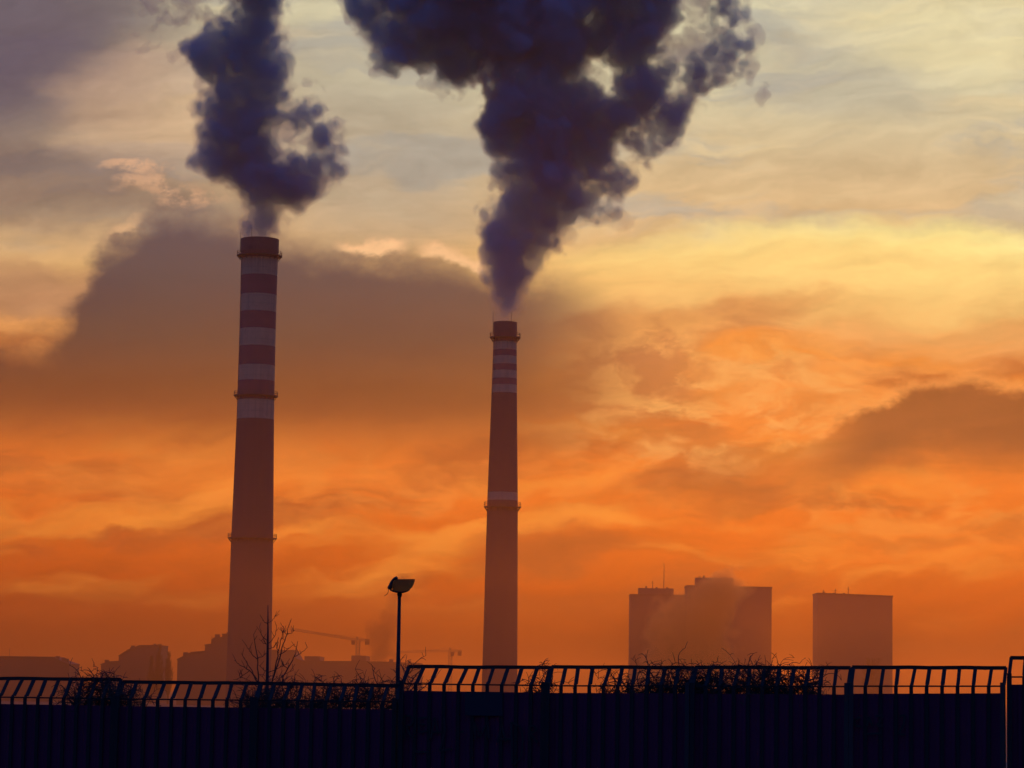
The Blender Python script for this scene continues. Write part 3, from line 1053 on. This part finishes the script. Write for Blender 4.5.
# -------------------------------------------------- small smokes near the ground
m_brown = smoke_mat('smoke_drifting', (0.36, 0.17, 0.08), 0.034, 0.3, skin=0.999)
m_steam = smoke_mat('steam', (0.99, 0.58, 0.24), 0.020, 0.75, skin=0.999)
m_steam_core = smoke_mat('steam_dense', (0.99, 0.58, 0.24), 0.036, 0.75, skin=0.999)
plume('drifting_smoke', 'faint brown smoke drifting up between the first crane and the lamp pole', 'smoke',
      [(377, 676, 7), (378, 664, 8), (379, 652, 9), (382, 642, 11), (388, 632, 10), (393, 620, 8), (397, 608, 6)],
      [(384, 642, 15), (395, 618, 12), (402, 600, 9), (376, 668, 13), (392, 656, 10), (406, 588, 7)], [], 1480, 5, 1.0, 570, None, m_brown, [('smoke_core', m_brown, 0.8)], tuple(P(378, 676, 1480)), amp=0.6, outer=2.5)
plume('steam_cloud', 'pale steam rising in front of the two joined towers', 'smoke',
      [(660, 660, 20), (690, 655, 26), (716, 650, 18), (676, 630, 20), (704, 626, 22), (656, 622, 10), (722, 606, 14), (733, 594, 10), (698, 604, 10)],
      [(736, 588, 13), (726, 600, 20), (690, 606, 18), (650, 636, 16), (742, 578, 8), (672, 610, 14)], [], 1450, 6, 1.3, 562, None, m_steam, [('steam_veil', m_steam_core, 0.5), ('steam_core', m_steam_core, 5.0)], tuple(P(690, 670, 1450)), amp=1.3, outer=4.0)

# ---------------------------------------------------------------------- fence
D0, PHI = 40.0, math.atan(0.285)
TP = math.tan(PHI)
LEAN = 0.27
NRM = Vector((math.sin(PHI), math.cos(PHI), 0))
TAN = Vector((math.cos(PHI), -math.sin(PHI), 0))


def PF(px, py, off=0.0):
    d = ray(px, py)
    k = (D0 + off / math.cos(PHI)) / (d.y + d.x * TP)
    return Vector((d.x * k, d.y * k, CAMZ + d.z * k))


def lerp(a, b, f):
    return a + (b - a) * f


def fence(label, bays, seed):
    """bays: dicts of rail end positions in the picture"""
    rnd = random.Random(seed)
    first = PF(bays[0]['x'][0], bays[0]['pan'][0])
    o = Vector((first.x, first.y, 0))
    root = empty('security_fence', o, label, 'fence', 'stretches of the security fence')
    for bay in bays:
        x0, x1 = bay['x']
        L = lambda v: v - o
        pa, pb = L(PF(x0, bay['pan'][0])), L(PF(x1, bay['pan'][1]))
        la, lb = L(PF(x0, bay['low'][0])), L(PF(x1, bay['low'][1]))
        ta, tb = L(PF(bay['tx'][0], bay['top'][0], LEAN)), L(PF(bay['tx'][1], bay['top'][1], LEAN))
        # panel: folded sheet, ribs repeat with the brackets
        n = bay['n']
        pan = MB()
        seg = n * 6
        pts = []
        for k in range(seg + 1):
            f = k / seg
            dep = (0.0, 0.0, 0.0, 0.0, 0.022, 0.022)[k % 6] if 0 < k < seg else 0.0
            pts.append((pa.lerp(pb, f) - NRM * dep))
        vs, fs = [], []
        for p in pts:
            vs += [p, Vector((p.x, p.y, 0.06)), p + NRM * 0.03, Vector((p.x, p.y, 0.06)) + NRM * 0.03]
        for k in range(seg):
            q = 4 * k
            fs += [(q, q + 1, q + 5, q + 4), (q + 2, q + 6, q + 7, q + 3), (q, q + 4, q + 6, q + 2)]
        fs += [(0, 2, 3, 1), (4 * seg, 4 * seg + 1, 4 * seg + 3, 4 * seg + 2)]
        pan.raw(vs, fs)
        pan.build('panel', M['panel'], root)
        tr = MB()
        jit = [ta.lerp(tb, k / 8) + Vector((0, 0, rnd.uniform(-0.004, 0.004) if 0 < k < 8 else 0)) for k in range(9)]
        for p, q in zip(jit, jit[1:]):
            tr.bar(p, q, 0.05, 0.052)
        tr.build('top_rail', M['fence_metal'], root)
        lr = MB()
        lr.bar(la, lb, 0.03, 0.022)
        lr.build('lower_rail', M['fence_metal'], root)
        for k in range(n + 1):
            f = k / n
            if k == 0:
                f = 0.004
            if k == n:
                f = 0.996
            b = MB()
            low = la.lerp(lb, f)
            top = ta.lerp(tb, f) + Vector((rnd.gauss(0, 0.012), 0, 0))
            foot = pa.lerp(pb, f)
            b.bar(Vector((foot.x, foot.y, 0.1)) - NRM * 0.036, low - NRM * 0.03, 0.05, 0.025, NRM)
            b.bar(low - NRM * 0.028, low - NRM * 0.03 + (top - low) * 0.12, 0.04, 0.022, NRM)
            b.bar(low + NRM * 0.002 + (top - low) * 0.1, top, rnd.uniform(0.044, 0.056), 0.024, NRM)
            b.build('bracket', M['fence_metal'], root)
        for (pp, ll, is_end) in ((pa, la, bay.get('post0', 1)), (pb, lb, bay.get('post1', 1))):
            if not is_end:
                continue
            sgn = 1 if pp is pa else -1
            pm = MB()
            cpos = pp + TAN * (0.02 * sgn)
            pm.bar(Vector((cpos.x, cpos.y, 0)) - NRM * 0.075, Vector((cpos.x, cpos.y, ll.z + 0.05)) - NRM * 0.075, 0.06, 0.05, NRM)
            pm.build('post', M['fence_metal'] if is_end == 1 else M['post'], root)
    return root, o


fence('lower left stretch of dark security fence below the sapling with strongly leaning brackets', [
    dict(x=(-25, 116.5), tx=(-14, 120.5), top=(678.2, 679.6), low=(696.8, 698.8), pan=(703.6, 705.8), n=11, post1=1),
    dict(x=(117.5, 255.5), tx=(123.5, 261), top=(681.8, 683.4), low=(699.0, 700.3), pan=(706.0, 707.8), n=10),
    dict(x=(256.5, 397.5), tx=(261.8, 401), top=(683.4, 686.0), low=(700.3, 701.8), pan=(707.8, 709.6), n=10)], 1)
fr, fo_ = fence('longest middle stretch of security fence with the blue plate and vine on it', [
    dict(x=(402, 546), tx=(409, 551), top=(666.6, 667.6), low=(683.8, 685.5), pan=(690.6, 692.8), n=10, post0=1),
    dict(x=(547.5, 690), tx=(552, 694), top=(666.8, 667.8), low=(685.8, 686.0), pan=(692.8, 693.4), n=10, post1=2),
    dict(x=(692, 848.8), tx=(695, 850.3), top=(667.4, 667.8), low=(686.2, 686.6), pan=(693.6, 694.6), n=11, post1=2),
    dict(x=(850.5, 1004.5), tx=(852.5, 1006), top=(667.2, 667.9), low=(686.2, 686.2), pan=(693.8, 693.2), n=10, post0=2, post1=2)], 2)
fence('short raised stretch of fence at the right picture edge, standing higher than the rest', [
    dict(x=(1008.5, 1120), tx=(1010.5, 1121), top=(657.8, 657.5), low=(677, 677), pan=(684.6, 684), n=7)], 3)

# plate and spray writing on the middle stretch (parts of that fence)
def on_fence(px, py, off):
    return PF(px, py, off) - fo_


pb_ = MB()
q = [on_fence(465, 691.5, -0.06), on_fence(502.5, 692, -0.06), on_fence(502.5, 716, -0.06), on_fence(465, 715.5, -0.06)]
pb_.raw(q + [p + NRM * 0.012 for p in q], [(0, 1, 2, 3), (7, 6, 5, 4), (0, 4, 5, 1), (1, 5, 6, 2), (2, 6, 7, 3), (3, 7, 4, 0)])
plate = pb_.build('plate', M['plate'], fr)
plate['label'] = 'plain dark blue plate fixed at the top of the panel'

z2 = lambda x, y: (390 + x / 6.4, 680 + y / 6.4)
strokes = [
    [(92, 375), (90, 300), (95, 228)], [(92, 232), (130, 228), (148, 255), (138, 285), (98, 300)], [(105, 305), (128, 350), (150, 385)],   # R
    [(186, 338), (184, 245)], [(184, 245), (238, 238)], [(186, 285), (222, 283)], [(186, 333), (240, 326)],                                # E
    [(262, 375), (285, 240), (308, 345)], [(268, 335), (330, 330)],                                                                        # A
    [(345, 240), (352, 330)], [(318, 452), (400, 440)], [(318, 452), (352, 330)],                                                          # L
    [(165, 458), (250, 462)],
    [(450, 335), (470, 328)],                                                                                                             # dot
    [(545, 380), (538, 265)], [(538, 265), (575, 365), (625, 262)], [(625, 262), (634, 375)],                                              # M
    [(690, 400), (712, 285), (742, 395)], [(695, 375), (772, 378)],                                                                        # A
    [(782, 540), (776, 268)], [(778, 270), (835, 300), (850, 380), (840, 490), (790, 545)],                                                # D
    [(890, 390), (888, 300), (920, 290), (938, 318), (900, 345), (942, 400)],                                                              # R
]
z3 = lambda x, y: (840 + x / 5.565, 680 + y / 5.565)
tags = [(z2, strokes[0:3]), (z2, strokes[3:7]), (z2, strokes[7:9]), (z2, strokes[9:12]), (z2, strokes[12:13]), (z2, strokes[13:14]), (z2, strokes[14:17]), (z2, strokes[17:19]), (z2, strokes[19:21]), (z2, strokes[21:22]),
        (z3, [[(110, 205), (80, 225), (85, 255), (120, 258)]]), (z3, [[(150, 255), (160, 205), (180, 255)]]), (z3, [[(200, 200), (240, 198), (205, 255), (245, 255)]]), (z3, [[(330, 200), (360, 195), (355, 245), (325, 300), (360, 305)]]), (z3, [[(150, 300), (230, 296)]])]
for zf, ss in tags:
    gb = MB()
    for s_ in ss:
        pts = [on_fence(*zf(*p), -0.052) for p in s_]
        fine = []
        for a_, b_ in zip(pts, pts[1:]):
            fine += [a_.lerp(b_, k / 4) for k in range(4)]
        fine.append(pts[-1])
        for a_, b_ in zip(fine, fine[1:]):
            gb.bar(a_, b_, 0.028, 0.004, NRM)
    gb.build('spray_letter', M['spray'], fr)

# ------------------------------------------------------------------------ lamp
LY = 58.0
s = LY / F
c0 = P(397.6, 690, LY)
o = Vector((c0.x, LY, 0))
lamp = empty('yard_lamp', o, 'unlit yard floodlight with a tilted bowl head on a thin pole', 'lamp')
ll = lambda x, y: P(380 + x / 25.6, 570 + y / 25.6, LY) - o
pz = ll(500, 560)
b = MB()
b.tube([(0, 0, 0), (pz.x * 0.5, 0, pz.z * 0.5), (pz.x, 0, pz.z)], [0.055, 0.045, 0.034], 12)
b.build('pole', M['pole'], lamp, smooth=True)
b = MB()
b.tube([ll(502, 690), ll(502, 650), ll(502, 575)], [0.040, 0.050, 0.053], 14)
b.build('collar', M['pole'], lamp, smooth=True)


def inflate(cols, dmax, n=18, wall=None):
    """solid body: for each column (x, ytop, ybottom, depth) an oval ring"""
    mb = MB()
    k0 = 0
    for (x, yt, yb, dp) in cols:
        pt, pb2 = ll(x, yt), ll(x, yb)
        cz, hz_ = (pt.z + pb2.z) / 2, abs(pt.z - pb2.z) / 2
        for j in range(n):
            a = 2 * math.pi * j / n
            ca, sa = math.cos(a), math.sin(a)
            # flat lid, round belly
            zz = cz + hz_ * (sa if sa < 0 else min(1.0, sa * 2.2))
            mb.v.append((pt.x, ca * dp * dmax, zz))
    for i in range(len(cols) - 1):
        for j in range(n):
            j2 = (j + 1) % n
            mb.f.append((i * n + j, i * n + j2, (i + 1) * n + j2, (i + 1) * n + j))
    mb.f.append(tuple(range(n)))
    mb.f.append(tuple((len(cols) - 1) * n + j for j in range(n))[::-1])
    return mb


inflate([(322, 300, 520, .45), (380, 262, 542, .8), (460, 244, 552, .97), (560, 242, 556, 1), (650, 242, 545, .97), (720, 240, 530, .92), (770, 239, 498, .82), (810, 238, 462, .7), (840, 237, 420, .56), (862, 237, 372, .42), (880, 237, 318, .28), (893, 237, 258, .12)], 0.25).build('diffuser_bowl', M['lamp_shell'], lamp, smooth=True)
inflate([(192, 440, 475, .1), (225, 385, 495, .3), (262, 310, 512, .5), (300, 262, 528, .62), (345, 208, 300, .62), (385, 180, 262, .5), (430, 162, 246, .35), (458, 200, 244, .2)], 0.27).build('hood', M['lamp_dark'], lamp, smooth=True)
inflate([(262, 500, 530, .3), (320, 515, 556, .6), (400, 545, 580, .85), (500, 556, 592, .9), (600, 552, 588, .85), (690, 535, 560, .6), (760, 500, 520, .3)], 0.22).build('base_pan', M['pole'], lamp, smooth=True)
b = MB()
b.tube([ll(215, 480), ll(218, 540), ll(195, 595), ll(160, 635), ll(112, 655)], 0.006, 5)
b.build('loose_wire', M['lamp_dark'], lamp)

# --------------------------------------------------------------------- sapling
TY = D0 + 3.2
zs5 = lambda x, y: P(230 + x / 5.69, 600 + y / 5.69, TY)
tc0 = zs5(212, 560)
o = Vector((tc0.x, TY, 0))
sap = empty('bare_sapling', o, 'bare young tree with upright twigs rising behind the fence beside the left chimney', 'tree')
rnd = random.Random(4)


def limb(mb, pts, r0, r1, jit=0.012):
    wp = []
    for k, p in enumerate(pts):
        v = zs5(*p) - o
        wp.append(v)
    fine = []
    for a_, b_ in zip(wp, wp[1:]):
        for k in range(4):
            fine.append(a_.lerp(b_, k / 4) + Vector((rnd.uniform(-jit, jit), rnd.uniform(-0.03, 0.03), 0)))
    fine.append(wp[-1])
    n = len(fine)
    mb.tube(fine, [r0 + (r1 - r0) * k / (n - 1) for k in range(n)], 5)
    return fine


tb = MB()
tb.tube([(0.02, 0.02, -0.1), (0.0, 0, 1.2), zs5(212, 470) - o, zs5(215, 240) - o, zs5(216, 120) - o, zs5(216, 30) - o], [0.05, 0.042, 0.026, 0.017, 0.010, 0.005], 8)
tb.build('trunk', M['bark'], sap, smooth=True)
cb = MB()
limbs = [([(208, 640), (170, 520), (160, 440), (155, 330), (135, 195)], .018, .005), ([(150, 335), (120, 300), (95, 262)], .008, .004), ([(155, 330), (185, 322), (205, 300)], .007, .004),
         ([(162, 470), (110, 400), (60, 372), (25, 342)], .010, .004), ([(150, 450), (115, 390), (70, 312)], .010, .004), ([(110, 400), (60, 440), (45, 400)], .006, .003),
         ([(215, 130), (240, 118), (255, 95)], .006, .003), ([(215, 137), (200, 128), (185, 115)], .006, .003), ([(215, 240), (180, 200), (168, 150)], .008, .003), ([(215, 255), (190, 245), (165, 220)], .006, .003),
         ([(217, 250), (255, 210), (265, 150)], .007, .003), ([(217, 280), (250, 268), (270, 235)], .006, .003), ([(217, 410), (190, 400), (170, 375)], .007, .003), ([(217, 415), (280, 385), (335, 360)], .008, .003),
         ([(214, 620), (235, 500), (245, 430), (270, 320), (290, 230), (305, 150)], .016, .004), ([(275, 300), (266, 270), (258, 240)], .006, .003), ([(292, 225), (310, 205), (300, 175)], .005, .003),
         ([(214, 600), (250, 420), (300, 270), (325, 190), (345, 115)], .014, .004), ([(325, 195), (350, 188), (370, 172)], .006, .003), ([(325, 195), (312, 185), (306, 160)], .005, .003), ([(285, 310), (330, 280), (370, 250)], .007, .003),
         ([(214, 640), (295, 460), (345, 360), (370, 320), (385, 235)], .014, .004), ([(368, 322), (400, 305), (440, 270)], .007, .003), ([(330, 390), (300, 372), (290, 340)], .006, .003), ([(380, 270), (366, 262)], .004, .003),
         ([(213, 560), (130, 470), (50, 430)], .008, .003), ([(213, 520), (300, 430), (360, 400)], .008, .003)]
for pts, a_, b_ in limbs:
    fine = limb(cb, pts, a_, b_)
    for k in range(len(fine) // 3):   # small side twigs and buds
        p = fine[rnd.randrange(2, len(fine))]
        d = Vector((rnd.uniform(-0.08, 0.08), rnd.uniform(-0.08, 0.08), rnd.uniform(0.03, 0.12)))
        cb.tube([p, p + d], [0.004, 0.0025], 4)
cb.build('crown', M['twig'], sap)


# ----------------------------------------------------------- vines and scrub
def scrub(label, x0, x1, ybase, ytop, off, n, seed, dens=lambda f: 1.0, leaf_n=30, name='dry_vine', arch=0.6, group='dry climbers on the fence'):
    """tangle of thin stems growing from the ground behind the panels, over and through the rails"""
    rnd = random.Random(seed)
    mid = PF((x0 + x1) / 2, ybase, off)
    o = Vector((mid.x, mid.y, 0))
    root = empty(name, o, label, 'climber', group)
    st = MB()
    lf = MB()
    s = mid.y / F
    for k in range(n):
        for _ in range(20):
            f = rnd.random()
            if rnd.random() < dens(f):
                break
        px = x0 + (x1 - x0) * f
        p = PF(px, ybase + rnd.uniform(2, 14), off + rnd.uniform(-0.12, 0.28)) - o
        h = (ybase - ytop) * s * (0.35 + 0.75 * dens(f)) * rnd.uniform(0.45, 1.1)
        d = Vector((rnd.uniform(-0.7, 0.7), rnd.uniform(-0.4, 0.4), 1)).normalized()
        ln = h * rnd.uniform(0.6, 1.05)
        curl = rnd.uniform(-1, 1) * 0.36
        if rnd.random() < 0.6:      # a strand looping through the tangle higher up
            p = p + Vector((0, rnd.uniform(-0.1, 0.1), (ybase - ytop) * s * (0.3 + 0.7 * dens(f)) * rnd.uniform(0.05, 0.66) ** 0.9))
            d = Vector((rnd.choice((-1, 1)) * rnd.uniform(0.3, 1), rnd.uniform(-0.4, 0.4), rnd.uniform(-0.2, 0.9))).normalized()
            ln = rnd.uniform(0.2, 0.5)
            curl = -0.30 * d.x * rnd.uniform(0, 1)
        pts = [p.copy()]
        m_ = 9
        for q in range(m_):
            d = (d + Vector((curl + rnd.uniform(-.18, .18), rnd.uniform(-.2, .2), -0.2 * (q > 3) * arch * 3 + rnd.uniform(-.15, .15)))).normalized()
            p = p + d * ln / m_
            pts.append(p.copy())
        r0 = rnd.choice((0.005, 0.006, 0.0085))
        st.tube(pts, [r0 * (1 - 0.6 * q / m_) for q in range(m_ + 1)], 4, False)
        for q in range(4):
            b0 = pts[rnd.randrange(3, m_ + 1)]
            dd = Vector((rnd.uniform(-1, 1), rnd.uniform(-.6, .6), rnd.uniform(-.3, 1))).normalized() * rnd.uniform(0.05, 0.16)
            e = b0 + dd
            st.tube([b0, b0 + dd * 0.5 + Vector((0, 0, 0.012)), e], [0.0045, 0.004, 0.003], 3, False)
            if rnd.random() < leaf_n / n / 4:
                u = Vector((rnd.uniform(-1, 1), rnd.uniform(-1, 1), rnd.uniform(-1, 1))).normalized() * rnd.uniform(0.015, 0.032)
                v = u.cross(Vector((rnd.random(), rnd.random(), 1))).normalized() * 0.013
                lf.raw([e, e + u * 0.5 + v, e + u, e + u * 0.5 - v], [(0, 1, 2, 3)])
    st.build('stems', M['twig'], root)
    if lf.f:
        lf.build('leaves', M['leaf'], root)
    return root


bump = lambda c_, w_: (lambda f: max(0.05, 1 - ((f - c_) / w_) ** 2))
scrub('domed tangle of dry vine on the far left fence joint', 66, 146, 702, 664, 0.25, 260, 7, bump(0.45, 0.5), 60)
scrub('thin scrub of dead stems with seed heads between sapling and lamp pole', 272, 398, 706, 668, 0.45, 360, 8, lambda f: 0.55 + 0.35 * math.sin(f * 9 + 0.6) ** 2, 150, name='dry_scrub', arch=0.25)
scrub('wiry twigs round the foot of the bare sapling', 240, 285, 706, 678, 0.4, 90, 9, lambda f: 0.7, 20, name='dry_scrub')
scrub('small sprig of twigs beside the lamp pole where the fence steps up', 399, 420, 690, 660, 0.35, 22, 10, bump(0.3, 0.6), 20, name='dry_scrub', arch=0.15)
scrub('little dry sprig over the fence joint right of the middle chimney', 530, 556, 688, 661, 0.25, 34, 11, bump(0.5, 0.6), 8)
scrub('thin left end of the dry vine creeping along the fence below the joined towers', 598, 692, 690, 659, 0.25, 210, 12, lambda f: 0.3 + 0.6 * f, 25)
scrub('dense mass of dry vine on the fence below the gap between the towers', 690, 816, 692, 658, 0.25, 560, 13, lambda f: 0.75 + 0.2 * math.sin(f * 14), 60)
